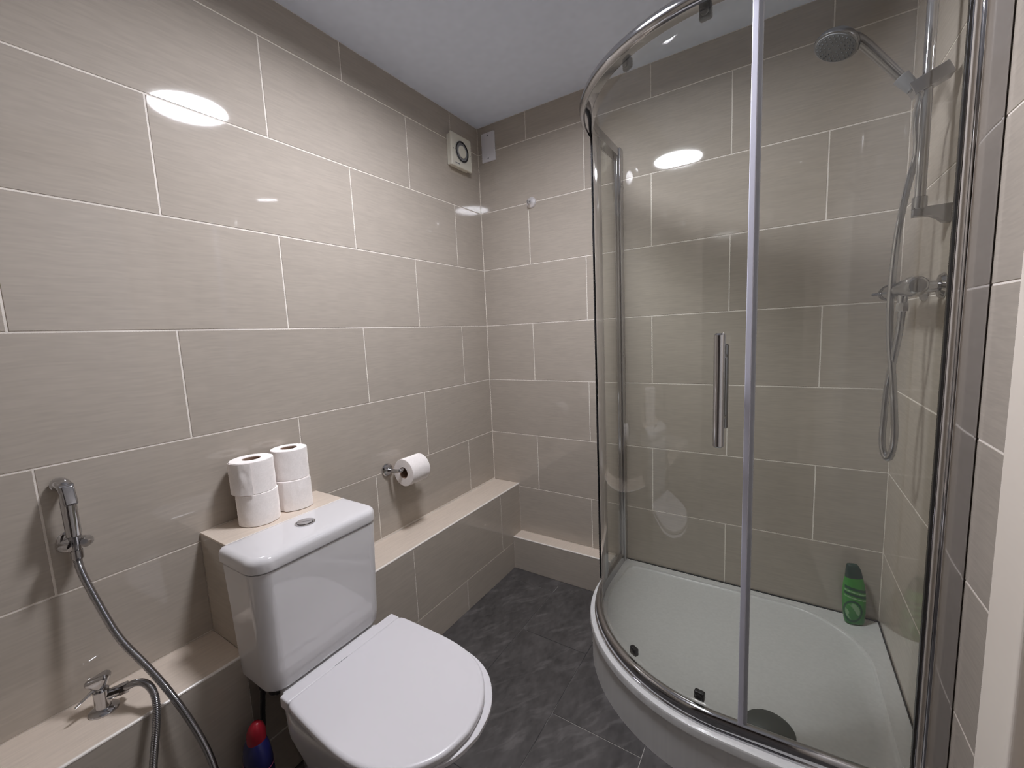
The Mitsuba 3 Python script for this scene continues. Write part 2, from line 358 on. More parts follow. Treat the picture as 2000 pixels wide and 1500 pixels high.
rec = sg.Polygon([(0.80, -0.042), (1.42, -0.036)] + [(1.425 + 0.243 * math.cos(t), -0.279 + 0.243 * math.sin(t)) for t in np.radians(np.linspace(88, 0, 24))] + [(1.668, -0.715), (CX, -0.718)] +
                 [(CX + 0.470 * math.cos(t), CY + 0.470 * math.sin(t)) for t in np.radians(np.linspace(268, 182, 30))] + [(0.806, -0.2)])
rec = rec.buffer(-0.05).buffer(0.05, 12)
rr = []
for ins, z in ((0, TZ + 0.002), (0, TZ - 0.0012), (0.0015, TZ - 0.005), (0.0045, TZ - 0.0075), (0.012, TZ - 0.0095), (0.05, TZ - 0.014), (0.10, TZ - 0.018), (0.16, TZ - 0.0205)):
    q = rec.buffer(-ins, 12); rr.append(np.c_[np.array(q.exterior.coords), np.full(len(q.exterior.coords), z)])
tray = (lip + skirt) - hull_rings(rr)
k = thing('shower_tray', 'white quadrant shower tray with curved front and rounded recess', 'shower tray')
part(k, 'basin', tm(tray), 'tray_acrylic', smooth=35)
part(k, 'waste_cover', lathe([(0.063, -0.003), (0.063, 0.003), (0.058, 0.007), (0.035, 0.011), (0, 0.013)], (1.385, -0.668, TZ - 0.014), (0, 0, 1), 48), 'waste_dome', 'round dark grey drain cover')
ins = rec.buffer(0.0022).exterior
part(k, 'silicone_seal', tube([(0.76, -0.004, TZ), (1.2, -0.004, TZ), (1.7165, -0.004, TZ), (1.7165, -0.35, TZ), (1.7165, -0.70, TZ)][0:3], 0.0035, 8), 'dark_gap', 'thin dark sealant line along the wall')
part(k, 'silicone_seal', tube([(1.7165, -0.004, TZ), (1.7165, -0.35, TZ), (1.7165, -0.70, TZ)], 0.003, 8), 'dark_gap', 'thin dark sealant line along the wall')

# ------------------------------------------------------------------ shower enclosure
def arc_pts(r, a0, a1, n=60):
    return [(CX + r * math.cos(t), CY + r * math.sin(t)) for t in np.radians(np.linspace(a0, a1, n))]
full = [(CX - R0, -0.012), (CX - R0, -0.08), (CX - R0, -0.16), (CX - R0, -0.225)] + arc_pts(R0, 180, 270, 70) + [(1.33, CY - R0 + 0.003), (1.45, CY - R0 + 0.009), (1.57, CY - R0 + 0.015), (1.672, CY - R0 + 0.020)]
def at(z): return np.array([(x, y, z) for x, y in full])
def zsheet(plan, z0, z1):
    n = len(plan); V = np.array([(x, y, z) for z in (z0, z1) for x, y in plan])
    F = [[i, i + 1, n + i + 1] for i in range(n - 1)] + [[i, n + i + 1, n + i] for i in range(n - 1)]
    return trimesh.Trimesh(V, F, process=False)
k = thing('shower_enclosure', 'chrome framed quadrant shower enclosure with curved clear glass door', 'shower enclosure')
bulge = lambda o0, o1, z0, z1, n=10: [(o0, z0)] + [(o0 + (o1 - o0) * math.sin(math.pi * i / n) ** 0.75, z0 + (z1 - z0) * (0.5 - 0.5 * math.cos(math.pi * i / n))) for i in range(1, n)] + [(o0, z1)]
rail_top = [(-0.013, 0.0), (-0.013, 0.034), (-0.008, 0.040), (0.006, 0.040), (0.018, 0.036), (0.027, 0.028), (0.031, 0.018), (0.030, 0.008), (0.026, 0.001), (0.018, -0.003), (0.012, 0.0)]
# travel runs from the end wall along the left side round to the right wall: outward lies on its right
part(k, 'top_rail', sweep(at(2.036), (0, 0, 1), rail_top), 'chrome', smooth=40)
rail_bot = [(-0.013, 0.0), (-0.013, 0.035), (-0.011, 0.039), (-0.006, 0.0412), (0.002, 0.0412), (0.008, 0.038), (0.012, 0.032), (0.0135, 0.022), (0.0138, 0.009), (0.0142, 0.0072), (0.0172, 0.0070), (0.0178, 0.0062), (0.0178, 0.0)]
part(k, 'bottom_rail', sweep(at(TZ + 0.0004), (0, 0, 1), rail_bot), 'chrome', smooth=40)
ZT, ZB = 2.038, TZ + 0.036
xg = CX - R0; yg = CY - R0
p_ = part(k, 'wall_profile', cat_([rbox(xg - 0.008, xg + 0.019, -0.034, -0.0006, TZ + 0.0004, 2.075, 0.004), rbox(xg - 0.004, xg + 0.011, -0.052, -0.03, TZ + 0.002, 2.070, 0.003)]), 'chrome', smooth=40)
for z in (1.925, 1.19, 0.41):
    for dz in (0, -0.014):
        part(p_, 'screw', lathe([(0, 0.0), (0.0045, 0.0), (0.0045, 0.002), (0.003, 0.0035), (0, 0.004)], (xg + 0.019, -0.024 + dz * 0.5, z + dz), (1, 0, 0), 16), 'chrome')
yp = yg + 0.020
p_ = part(k, 'wall_profile', cat_([rbox(1.676, W - 0.0006, yp - 0.008, yp + 0.022, TZ + 0.0004, 2.075, 0.006), rbox(1.664, 1.68, yp - 0.003, yp + 0.011, TZ + 0.002, 2.070, 0.003)]), 'chrome', smooth=40)
part(p_, 'gasket', rbox(1.6605, 1.665, yp - 0.0025, yp + 0.010, TZ + 0.04, 2.036, 0.001), 'black_plastic')
p_ = part(k, 'corner_post', cat_([rbox(xg - 0.014, xg + 0.010, CY - 0.035, CY - 0.006, TZ + 0.03, 2.04, 0.006), rbox(xg - 0.006, xg + 0.006, CY - 0.006, CY + 0.012, TZ + 0.03, 2.04, 0.002)]), 'chrome', smooth=40)
part(p_, 'gasket', rbox(xg - 0.018, xg - 0.0135, CY - 0.037, CY - 0.027, TZ + 0.04, 2.036, 0.0015), 'black_plastic', 'thin dark seal strip')
part(k, 'fixed_panel', zsheet([(xg, -0.045), (xg, CY - 0.008)], ZB, ZT), 'glass', smooth=False)
part(k, 'fixed_panel', zsheet([(1.318, yg + 0.002), (1.45, yg + 0.009), (1.667, yg + 0.020)], ZB, ZT), 'glass', smooth=False)
door = part(k, 'sliding_door', zsheet(arc_pts(R0 - 0.012, 184, 270, 80) + [(1.326, yg + 0.012)], ZB + 0.002, ZT - 0.004), 'glass', smooth=True, label='curved clear glass door')
part(door, 'edge_seal', cat_([rbox(1.318, 1.334, yg + 0.004, yg + 0.018, ZB + 0.002, ZT - 0.004, 0.0025), rbox(1.312, 1.325, yg - 0.004, yg + 0.005, ZB, ZT, 0.002)]), 'clear_seal', 'pale vertical seal strip')
hx = 1.260
def rad_pt(dx, off): return (hx, yg - off)
hm = [rod((hx, yg - 0.048, 0.995), (hx, yg - 0.048, 1.275), 0.0125, 32, 0.004)]
for z in (1.055, 1.215):
    hm += [rod((hx, yg - 0.048, z), (hx, yg + 0.0115, z), 0.007, 20)]
part(door, 'handle', cat_(hm), 'chrome', 'vertical chrome bar handle')
hm = [rod((hx + 0.004, yg + 0.05, 1.022), (hx + 0.004, yg + 0.05, 1.245), 0.008, 24, 0.003)]
for z in (1.055, 1.215):
    hm += [rod((hx + 0.002, yg + 0.0125, z), (hx + 0.003, yg + 0.05, z), 0.006, 16)]
part(door, 'inner_handle', cat_(hm), 'satin_chrome')
for a in (236.5, 264):
    c, s = math.cos(math.radians(a)), math.sin(math.radians(a)); r = R0 - 0.026
    for z, up in ((2.0335, -1), (0.232, 1)):
        b = cat_([rbox(-0.014, 0.014, -0.008, 0.008, -0.013, 0.013, 0.004), rod((0, -0.008, 0), (0, -0.012, 0), 0.009, 20), rod((0, 0.008, 0), (0, 0.0135, 0), 0.005, 14)])
        b.apply_transform(trimesh.transformations.rotation_matrix(math.radians(a + 90), (0, 0, 1))); b.apply_translation((CX + r * c, CY + r * s, z))
        part(door, 'roller', b, 'grey_plastic' if z > 1 else 'black_plastic', 'small dark door roller')
part(k, 'guide_clip', rbox(1.630, 1.668, yg + 0.012, yg + 0.03, TZ, TZ + 0.03, 0.003), 'black_plastic')

# ------------------------------------------------------------------ toilet
YC = -1.284
def dshape(z, inset=0.0, xb=0.408, half=((0.0, 0.180), (0.08, 0.184), (0.17, 0.187), (0.27, 0.180), (0.335, 0.157), (0.385, 0.113), (0.415, 0.062), (0.427, 0.0)), rb=0.02, sx=1.0, sy=1.0, dx=0, dy=0, n=34, sk=0.0, bw=None):
    from scipy.interpolate import CubicSpline
    h = np.array(half); s = np.r_[0, np.cumsum(np.hypot(*np.diff(h, axis=0).T))]
    cs = CubicSpline(s, h, bc_type=('natural', ((1, 0.0), (1, -1.0))) if False else 'natural')
    q = cs(np.linspace(0, s[-1], n)); q[0] = h[0]
    if bw: q[:, 1] *= bw + (1 - bw) * np.clip(q[:, 0] / 0.17, 0, 1) ** 1.5
    side = [(rb * (1 - math.cos(t)), q[0, 1] - rb * (1 - math.sin(t))) for t in np.linspace(0, math.pi / 2, 7)]
    q = [tuple(v) for v in q if v[0] > rb + 0.01]
    up = side + q
    pts = [(x, y) for x, y in up] + [(x, -y) for x, y in up[::-1][1:]]
    poly = sg.Polygon([(xb + x * sx + dx, YC + y * sy + dy + sk * x) for x, y in pts]).buffer(-inset, 8)
    return ring_of(sg.polygon.orient(poly), z, 150) if inset else ring_of(sg.polygon.orient(poly), z, 150)
def align(rings):
    out = [rings[0]]
    for r in rings[1:]:
        j = np.argmin(np.linalg.norm(r[:, :2] - out[0][0, :2], axis=1)); out.append(np.roll(r, -j, axis=0))
    return out
k = thing('toilet', 'white close-coupled toilet with lid down in front of the tiled box', 'toilet')
pan = []
for z, xb, L, wid in ((0.0, 0.215, 0.88, 0.62), (0.02, 0.215, 0.875, 0.60), (0.10, 0.205, 0.90, 0.60), (0.20, 0.195, 0.99, 0.68), (0.28, 0.185, 1.14, 0.82), (0.34, 0.178, 1.29, 0.93), (0.375, 0.172, 1.40, 0.965), (0.395, 0.170, 1.50, 0.985), (0.403, 0.171, 1.50, 0.98), (0.4065, 0.175, 1.49, 0.965)):
    pan.append(dshape(z, 0, xb, sx=L, sy=wid, rb=0.03, bw=0.62))
part(k, 'pan', loft(align(pan)), 'ceramic', smooth=50)
sdx, sdy = 0.004, 0.005
part(k, 'seat', loft(align([dshape(z, i, sx=1.012, sy=1.0, dx=sdx, dy=sdy) for z, i in ((0.4085, 0.006), (0.4095, 0.002), (0.413, 0.0), (0.421, 0.0), (0.4245, 0.004))])), 'seat_plastic', smooth=40)
lid = [dshape(z, i, sk=-0.032) for z, i in ((0.4265, 0.004), (0.428, 0.001), (0.431, 0.0), (0.438, 0.0), (0.4420, 0.0016), (0.4445, 0.0055), (0.4453, 0.012))]
part(k, 'lid', loft(align(lid)), 'seat_plastic', smooth=40)
hb = part(k, 'hinge_bar', rbox(0.369, 0.4065, YC - 0.174, YC + 0.180, 0.4085, 0.4385, 0.005), 'seat_plastic')
part(hb, 'slot', rbox(0.4045, 0.4075, YC - 0.045, YC - 0.005, 0.438, 0.4392, 0.0005), 'grey_plastic')
body = [rrect(0.168 + a, 0.338 - b, YC - w, YC + w, z, 0.045, 0.02) for z, w, a, b in ((0.4085, 0.164, 0.010, 0.016), (0.412, 0.170, 0.005, 0.010), (0.420, 0.174, 0.001, 0.005), (0.45, 0.176, 0, 0.002), (0.60, 0.181, 0, -0.002), (0.737, 0.186, 0, -0.006), (0.7405, 0.183, 0.002, -0.003))]
part(k, 'cistern', loft(body), 'ceramic', smooth=50)
cl = [rrect(0.163 + i, 0.3475 - i, YC - 0.190 + i, YC + 0.190 - i, z, 0.05 - min(i, 0.02), 0.018 - min(i, 0.012)) for z, i in ((0.7435, 0.006), (0.7445, 0.002), (0.748, 0.0), (0.766, 0.0), (0.774, 0.0025), (0.7795, 0.008), (0.7825, 0.017), (0.7838, 0.035))]
part(k, 'cistern_lid', loft(cl), 'ceramic', smooth=50)
fb = part(k, 'flush_button', lathe([(0.027, -0.002), (0.027, 0.0022), (0.0245, 0.0034), (0.0225, 0.003), (0.022, 0.0014), (0, 0.0014)], (0.245, -1.278, 0.7838), (0, 0, 1), 40), 'chrome', 'round chrome dual flush button')
for sgn in (-1, 1):
    half = sg.Point(0, 0).buffer(0.021, 24).intersection(sg.box(-0.03, 0.0008, 0.03, 0.03) if sgn > 0 else sg.box(-0.03, -0.03, 0.03, -0.0008))
    hm = trimesh.creation.extrude_polygon(half, 0.0026, engine='earcut')
    V = hm.vertices.copy(); hi = V[:, 2] > 0.002; V[hi, 2] += 0.0018 * (1 - (np.hypot(V[hi, 0], V[hi, 1]) / 0.021) ** 2); V[:, :2] = V[:, :2] @ np.array([[math.cos(.9), math.sin(.9)], [-math.sin(.9), math.cos(.9)]])
    hm.vertices = V; hm.apply_translation((0.245, -1.278, 0.7842 + 0.0012)); part(fb, 'push_plate', hm, 'chrome', smooth=20)
for yy in (YC - 0.095, YC + 0.095):
    part(k, 'cistern_bolt', cat_([rod((0.26, yy - 0.04, 0.37), (0.26, yy - 0.04, 0.41), 0.006, 12), rbox(0.235, 0.285, yy - 0.047, yy - 0.033, 0.372, 0.388, 0.004), rod((0.26, yy - 0.04, 0.368), (0.26, yy - 0.04, 0.392), 0.013, 16)]), 'black_plastic', 'black plastic wing nut under the cistern')
part(k, 'fill_pipe', cat_([tube(spline([(0.215, YC - 0.158, 0.02), (0.213, YC - 0.158, 0.2), (0.215, YC - 0.146, 0.34), (0.217, YC - 0.138, 0.412)], 30)[0], 0.0065, 10), rod((0.217, YC - 0.138, 0.365), (0.217, YC - 0.138, 0.41), 0.014, 14)]), 'black_plastic')

# ------------------------------------------------------------------ toilet rolls
def roll_mesh(r, h, ri, seed):
    n = 72; prof = [(ri, 0.0), (r - 0.002, 0.0), (r - 0.0003, 0.0012)] + [(r, z) for z in np.linspace(0.003, h - 0.003, 14)] + [(r - 0.0006, h - 0.0012), (r - 0.003, h), (ri + 0.016, h - 0.0006), (ri, h), (ri - 0.0003, h - 0.004), (ri - 0.0003, 0.004), (ri, 0)]
    m = lathe(prof, n=n)
    V = m.vertices.copy(); rad = np.hypot(V[:, 0], V[:, 1]); th = np.arctan2(V[:, 1], V[:, 0])
    d = meshkit.fbm(np.c_[np.cos(th) * 3 + seed, np.sin(th) * 3, V[:, 2] * 70], 3, seed) - 0.5
    f = np.where(rad > r - 0.004, 1 + 0.035 * d, 1)
    f *= np.where(rad > r - 0.004, 1 + 0.012 * np.cos(2 * th + seed), 1)
    V[:, 0] *= f; V[:, 1] *= f; m.vertices = V
    return m
def flap_mesh(r, h, a0, a1, seed):
    n, mz = 26, 14; th = np.linspace(math.radians(a0), math.radians(a1), n); zz = np.linspace(0.0015, h - 0.0015, mz); V, F = [], []
    for lay in (0.0024, 0.0010):
        for z in zz:
            for i, t in enumerate(th):
                lift = 0.0022 * (i / (n - 1)) ** 6
                w = 0.0055 * (meshkit.fbm(np.array([t * 5 + seed, z * 45, 0.3]), 3, seed) - 0.5)
                rr = r * (1 + 0.012 * math.cos(2 * t + seed)) + lay + (w + 0.0012 if 0 < i < n - 1 else 0.0008) + lift
                V.append((rr * math.cos(t), rr * math.sin(t), z))
    N = n * mz
    for a in range(mz - 1):
        for b in range(n - 1):
            q = [a * n + b, a * n + b + 1, (a + 1) * n + b + 1, (a + 1) * n + b]
            F += [[q[0], q[1], q[2]], [q[0], q[2], q[3]], [N + q[2], N + q[1], N + q[0]], [N + q[3], N + q[2], N + q[0]]]
    ed = [(i, i + 1) for i in range(n - 1)] + [(N - n + i + 1, N - n + i) for i in range(n - 1)] + [((a + 1) * n, a * n) for a in range(mz - 1)] + [(a * n + n - 1, (a + 1) * n + n - 1) for a in range(mz - 1)]
    for p, q in ed: F += [[q, p, N + p], [q, N + p, N + q]]
    m = trimesh.Trimesh(np.array(V), F, process=False); m.fix_normals()
    return m
def toilet_roll(label, M, r, h, seed, flap=None, group=None):
    t = thing('toilet_roll', label, 'toilet roll', group)
    ms = [('paper', roll_mesh(r, h, 0.0245, seed), 'paper'), ('core', lathe([(0.0223, 0.001), (0.0242, 0.001), (0.0242, h - 0.002), (0.0223, h - 0.002), (0.0223, 0.001)], n=36), 'cardboard')]
    if flap: ms.append(('loose_sheet', flap_mesh(r, h, *flap, seed), 'paper'))
    for nm, m, mat in ms:
        m.apply_transform(M); part(t, nm, m, mat, 'brown cardboard core' if nm == 'core' else None, smooth=35)
def at_(x, y, z, rot=0):
    M = trimesh.transformations.rotation_matrix(rot, (0, 0, 1)); M[:3, 3] = (x, y, z); return M
zl = 0.7738
toilet_roll('lower roll of the left pair of white toilet rolls on the tiled box', at_(0.074, -1.318, zl), 0.0545, 0.0955, 3)
toilet_roll('upper roll of the left pair of white toilet rolls, its loose sheet edge showing', at_(0.070, -1.321, zl + 0.0958), 0.0560, 0.0955, 4, (-110, -28))
toilet_roll('lower roll of the right pair of white toilet rolls, its crumpled loose sheet showing', at_(0.064, -1.205, zl), 0.0515, 0.0965, 5, (-62, 40))
toilet_roll('upper roll of the right pair of white toilet rolls, nearest the toilet roll holder', at_(0.060, -1.203, zl + 0.0968), 0.0525, 0.0955, 6)

# ------------------------------------------------------------------ toilet roll holder
k = thing('toilet_roll_holder', 'chrome toilet roll holder on the left wall above the long ledge', 'toilet roll holder')
hy, hz, hxx = -0.772, 0.752, 0.078
part(k, 'wall_flange', lathe([(0, 0.0003), (0.027, 0.0003), (0.027, 0.006), (0.0235, 0.011), (0.012, 0.014), (0, 0.014)], (0, hy, hz), (1, 0, 0), 40), 'chrome')
part(k, 'arm', tube(spline([(0.01, hy, hz), (0.04, hy, hz + 0.001), (0.066, hy, hz + 0.003), (0.0765, hy + 0.006, hz + 0.0045), (hxx, hy + 0.022, hz + 0.005), (hxx, hy + 0.06, hz + 0.005), (hxx, -0.632, hz + 0.005)], 60)[0], 0.0082, 18), 'chrome')
part(k, 'end_cap', rod((hxx, -0.634, hz + 0.005), (hxx, -0.620, hz + 0.005), 0.0125, 28, 0.003), 'chrome')
M = trimesh.transformations.rotation_matrix(-math.pi / 2, (1, 0, 0)); M[:3, 3] = (hxx, -0.752, hz + 0.005 - 0.0139)
toilet_roll('white toilet roll hanging on the chrome holder', M, 0.0575, 0.100, 8)

# ------------------------------------------------------------------ extractor fan, blank plate, hook
k = thing('extractor_fan', 'square cream extractor fan high on the left wall near the corner', 'extractor fan')
fy0, fy1, fz0, fz1, fd = -0.262, -0.108, 2.120, 2.273, 0.036
part(k, 'housing', cat_([rbox(0.0004, fd - 0.006, fy0 + 0.006, fy1 - 0.006, fz0 + 0.006, fz1 - 0.006, 0.003), rbox(fd - 0.014, fd, fy0, fy1, fz0, fz1, 0.004)]), 'cream_plastic')
fc = (fd, -0.185, 2.197)
part(k, 'intake_ring', lathe([(0.030, 0.0004), (0.048, 0.0004), (0.050, 0.002), (0.048, 0.0035), (0.0455, 0.001), (0.032, 0.001), (0.030, 0.003), (0.030, 0.0004)], fc, (1, 0, 0), 56), 'grey_plastic', 'dark round air intake')
part(k, 'centre_disc', lathe([(0, 0.0004), (0.0285, 0.0004), (0.029, 0.004), (0.0265, 0.006), (0, 0.0072)], fc, (1, 0, 0), 48), 'cream_plastic')
part(k, 'louvre_ring', lathe([(0.0425, 0.0012), (0.0478, 0.0012), (0.0478, 0.0042), (0.0425, 0.0042), (0.0425, 0.0012)], fc, (1, 0, 0), 48), 'black_plastic')
for yy in (fy0 + 0.012, fy1 - 0.012):
    part(k, 'screw', rod((fd - 0.0005, yy, 2.197), (fd + 0.0008, yy, 2.197), 0.0035, 12, 0.0003), 'grey_plastic')
part(k, 'badge', rbox(fd - 0.0004, fd + 0.0007, -0.238, -0.204, 2.1325, 2.1375, 0.0004), 'grey_plastic', 'small dark printed badge')
k = thing('blank_plate', 'white blanking plate with two screws at the top of the end wall in the corner', 'blank plate')
part(k, 'plate', rbox(0.030, 0.114, -0.009, -0.0003, 2.198, 2.342, 0.0028), 'white_plastic')
for z in (2.214, 2.326):
    part(k, 'screw', rod((0.072, -0.0085, z), (0.072, -0.0100, z), 0.0042, 14, 0.0004), 'grey_plastic')
k = thing('robe_hook', 'small round chrome hook on the end wall left of the shower', 'hook')
hk = (0.314, 0, 1.945)
part(k, 'base', lathe([(0, 0.0003), (0.0265, 0.0003), (0.0265, 0.004), (0.023, 0.0085), (0.012, 0.012), (0, 0.012)], hk, (0, -1, 0), 36), 'bright_chrome')
part(k, 'prong', tube(spline([(0.314, -0.008, 1.947), (0.314, -0.02, 1.943), (0.314, -0.029, 1.934), (0.314, -0.036, 1.936), (0.314, -0.038, 1.947)], 24)[0], np.linspace(0.005, 0.0042, 24), 12), 'chrome')

# ------------------------------------------------------------------ bidet spray, its clip, hose and stop valve
k = thing('spray_holder', 'chrome wall clip holding the bidet spray on the left wall', 'holder')
part(k, 'wall_flange', lathe([(0, 0.0003), (0.021, 0.0003), (0.021, 0.004), (0.017, 0.008), (0.010, 0.010), (0, 0.010)], (0, -1.698, 0.868), (1, 0, 0), 32), 'chrome')
part(k, 'clip', cat_([rod((0.008, -1.698, 0.868), (0.026, -1.698, 0.868), 0.0125, 20)] + [tube(np.array([(0.046 + 0.0205 * math.cos(t), -1.697 + 0.0205 * math.sin(t), 0.868) for t in np.radians(np.linspace(35, 325, 30))]), 0.0098, 14)]), 'chrome')
k = thing('bidet_spray', 'chrome hand bidet spray hanging in its clip on the left wall', 'bidet spray')
bx, by = 0.046, -1.697
part(k, 'body', lathe([(0, 0.852), (0.0085, 0.852), (0.0095, 0.857), (0.0105, 0.884), (0.0130, 0.888), (0.0132, 0.972), (0.0122, 0.982), (0.011, 0.990), (0, 0.992)], (bx, by, 0), (0, 0, 1), 32), 'chrome')
part(k, 'spray_head', cat_([tube(spline([(bx, by, 0.978), (bx + 0.001, by, 0.992), (bx - 0.006, by - 0.001, 1.003), (bx - 0.022, by - 0.003, 1.006), (bx - 0.034, by - 0.005, 1.003)], 24)[0], np.r_[np.linspace(0.0115, 0.0135, 12), np.linspace(0.0135, 0.0150, 12)], 20)]), 'chrome')
part(k, 'trigger', cat_([rod((bx + 0.004, by - 0.012, 1.000), (bx + 0.004, by + 0.012, 1.000), 0.009, 18), tm(m3.Manifold.batch_hull([m3.Manifold.sphere(0.0045, 12).translate(q) for q in ((bx + 0.012, by - 0.007, 1.001), (bx + 0.012, by + 0.007, 1.001), (bx + 0.027, by - 0.007, 0.968), (bx + 0.027, by + 0.007, 0.968))]))]), 'satin_chrome')
part(k, 'swivel_nut', lathe([(0, 0.832), (0.0095, 0.832), (0.0105, 0.836), (0.0105, 0.852), (0, 0.852)], (bx, by, 0), (0, 0, 1), 24), 'chrome')
k = thing('stop_valve', 'small chrome stop valve standing on the lower left ledge', 'valve')
vx, vy, vz = 0.082, -1.704, 0.4722
part(k, 'flange', lathe([(0, 0.0), (0.027, 0.0), (0.027, 0.003), (0.022, 0.007), (0.013, 0.010), (0, 0.010)], (vx, vy, vz), (0, 0, 1), 36), 'chrome')
part(k, 'body', cat_([rod((vx, vy, vz + 0.008), (vx, vy, vz + 0.052), 0.0145, 24), rod((vx, vy, vz + 0.033), (vx + 0.012, vy + 0.032, vz + 0.033), 0.0115, 20)]), 'chrome')
part(k, 'handle', cat_([rod((vx, vy, vz + 0.050), (vx, vy, vz + 0.060), 0.009, 20), tm(m3.Manifold.batch_hull([m3.Manifold.sphere(s, 14).translate(q) for s, q in ((0.010, (vx - 0.004, vy - 0.014, vz + 0.075)), (0.010, (vx - 0.002, vy + 0.012, vz + 0.079)), (0.0125, (vx, vy, vz + 0.064)), (0.008, (vx + 0.014, vy + 0.006, vz + 0.083)))]))]), 'chrome')
part(k, 'lever', tube(np.array([(vx, vy - 0.006, vz + 0.062), (vx + 0.002, vy - 0.025, vz + 0.052), (vx + 0.003, vy - 0.044, vz + 0.042)]), np.array([0.004, 0.003, 0.0022]), 10), 'chrome')
vo = np.array([vx + 0.012, vy + 0.032, vz + 0.033])
part(k, 'outlet_nut', rod(vo + (-0.002, -0.006, 0), vo + (0.004, 0.012, 0), 0.0125, 6, 0.002), 'chrome', smooth=False)
k = thing('bidet_hose', 'ribbed chrome hose looping from the bidet spray down to the stop valve', 'hose')
HP = [(bx, by, 0.834), (0.050, -1.696, 0.80), (0.082, -1.682, 0.716), (0.122, -1.666, 0.640), (0.165, -1.645, 0.585), (0.205, -1.618, 0.508), (0.232, -1.585, 0.385), (0.245, -1.566, 0.27), (0.252, -1.575, 0.165), (0.250, -1.612, 0.125), (0.243, -1.655, 0.165), (0.235, -1.678, 0.28), (0.228, -1.667, 0.385), (0.220, -1.650, 0.465), (0.198, -1.642, 0.520), (0.158, -1.650, 0.534), (0.120, -1.664, 0.520), tuple(vo + (0.004, 0.012, 0))]
P, L = spline(HP, 1500)
part(k, 'braid', tube(P, 0.0072 + 0.00055 * np.sign(np.sin(np.arange(1500) * L / 1500 * 2 * np.pi / 0.0036)), 14), 'satin_chrome', smooth=60)

# ------------------------------------------------------------------ cleaner bottle beside the toilet
k = thing('cleaner_bottle', 'navy blue toilet cleaner bottle with red cap on the floor beside the toilet pan', 'bottle')
cx_, cy_ = 0.272, -1.482
def oval(rx, ry, x, y, z, n=36):
    t = np.arange(n) * 2 * np.pi / n; return np.c_[x + rx * np.cos(t), y + ry * np.sin(t), np.full(n, z)]
part(k, 'body', loft([oval(a, b, cx_ + dx, cy_, z) for a, b, dx, z in ((0.043, 0.026, 0, 0.0), (0.047, 0.030, 0, 0.004), (0.048, 0.031, 0, 0.02), (0.048, 0.031, 0, 0.20), (0.046, 0.030, 0, 0.245), (0.039, 0.027, 0.001, 0.272), (0.028, 0.022, 0.003, 0.292), (0.018, 0.017, 0.005, 0.300))]), 'navy_plastic', smooth=50)
cap = loft([oval(r, r, cx_ + dx, cy_, z, 28) for r, dx, z in ((0.0215, 0.005, 0.289), (0.022, 0.006, 0.295), (0.0215, 0.008, 0.318), (0.017, 0.011, 0.334), (0.010, 0.013, 0.344), (0.003, 0.014, 0.346))])
part(k, 'cap', cap, 'red_plastic', 'red screw cap', smooth=50)
part(k, 'label_stripe', loft([oval(0.0483, 0.0313, cx_, cy_, z) for z in (0.235, 0.239)], False, False).apply_translation((0, 0, -0.005)), 'pink_print', 'thin pink printed line', smooth=50)

# ------------------------------------------------------------------ shower fittings on the right wall
bxr, byr = 1.662, -0.46
k = thing('riser_rail', 'chrome vertical shower rail on the right wall inside the glass', 'shower rail')
part(k, 'bar', rod((bxr, byr, 1.55), (bxr, byr, 2.20), 0.0108, 28), 'chrome')
def bracket(z, up):
    g = sg.Polygon([(bxr - 0.012, 0), (W - 0.0006, 0), (W - 0.0006, -0.044), (1.704, -0.040), (1.695, -0.030), (1.680, -0.022), (bxr - 0.012, -0.020)])
    m = trimesh.creation.extrude_polygon(g, 0.022, engine='earcut'); V = m.vertices.copy()
    m = trimesh.Trimesh(np.c_[V[:, 0], V[:, 2] - 0.011 + byr, V[:, 1] * up + z], m.faces, process=False); m.fix_normals()
    return cat_([m, rod((bxr, byr, z - 0.004 * up), (bxr, byr, z + 0.026 * up), 0.0145, 24)])
part(k, 'bracket', bracket(1.558, 1), 'satin_chrome', smooth=30)
part(k, 'bracket', bracket(2.19, -1), 'satin_chrome', smooth=30)
sl = rbox(-0.037, 0.037, -0.019, 0.019, -0.0155, 0.0155, 0.002)
sl.apply_transform(trimesh.transformations.rotation_matrix(math.radians(-24), (0, 1, 0))); sl.apply_translation((bxr + 0.004, byr, 1.848))
adir = np.array([-0.585, -0.03, 0.81]); adir /= np.linalg.norm(adir)
sc_ = np.array([1.626, byr - 0.004, 1.853])
sp = part(k, 'slider', sl, 'satin_chrome')
part(sp, 'cone_holder', lathe([(0.0105, -0.016), (0.0135, -0.018), (0.0165, 0.022), (0.0145, 0.023), (0.0125, 0.018), (0.0105, -0.016)], sc_, adir, 28), 'grey_plastic')
k = thing('shower_handset', 'grey chrome shower handset with round spray head held on the rail', 'shower head')
hp0 = sc_ - adir * 0.022; hp1 = sc_ + adir * 0.165
P, _ = spline([hp0, sc_ + adir * 0.03, sc_ + adir * 0.09, hp1 + (0.004, 0, -0.008), hp1 + (-0.012, -0.004, 0.004)], 40)
part(k, 'handle', tube(P, np.interp(np.linspace(0, 1, 40), [0, 0.25, 0.6, 1], [0.0095, 0.0105, 0.0118, 0.013]), 22), 'satin_chrome', smooth=50)
hn = np.array([-0.37, -0.24, -0.90]); hn /= np.linalg.norm(hn)
hc = np.array([1.484, byr - 0.01, 1.989])
part(k, 'head', lathe([(0, -0.026), (0.02, -0.025), (0.036, -0.019), (0.047, -0.008), (0.0505, 0.002), (0.049, 0.006), (0.044, 0.007), (0, 0.007)], hc, hn, 48), 'satin_chrome', smooth=40)
fp = part(k, 'face_plate', lathe([(0.045, 0.0068), (0.0445, 0.0085), (0.030, 0.0092), (0, 0.0095)], hc, hn, 44), 'grey_plastic', 'round grey spray plate', smooth=40)
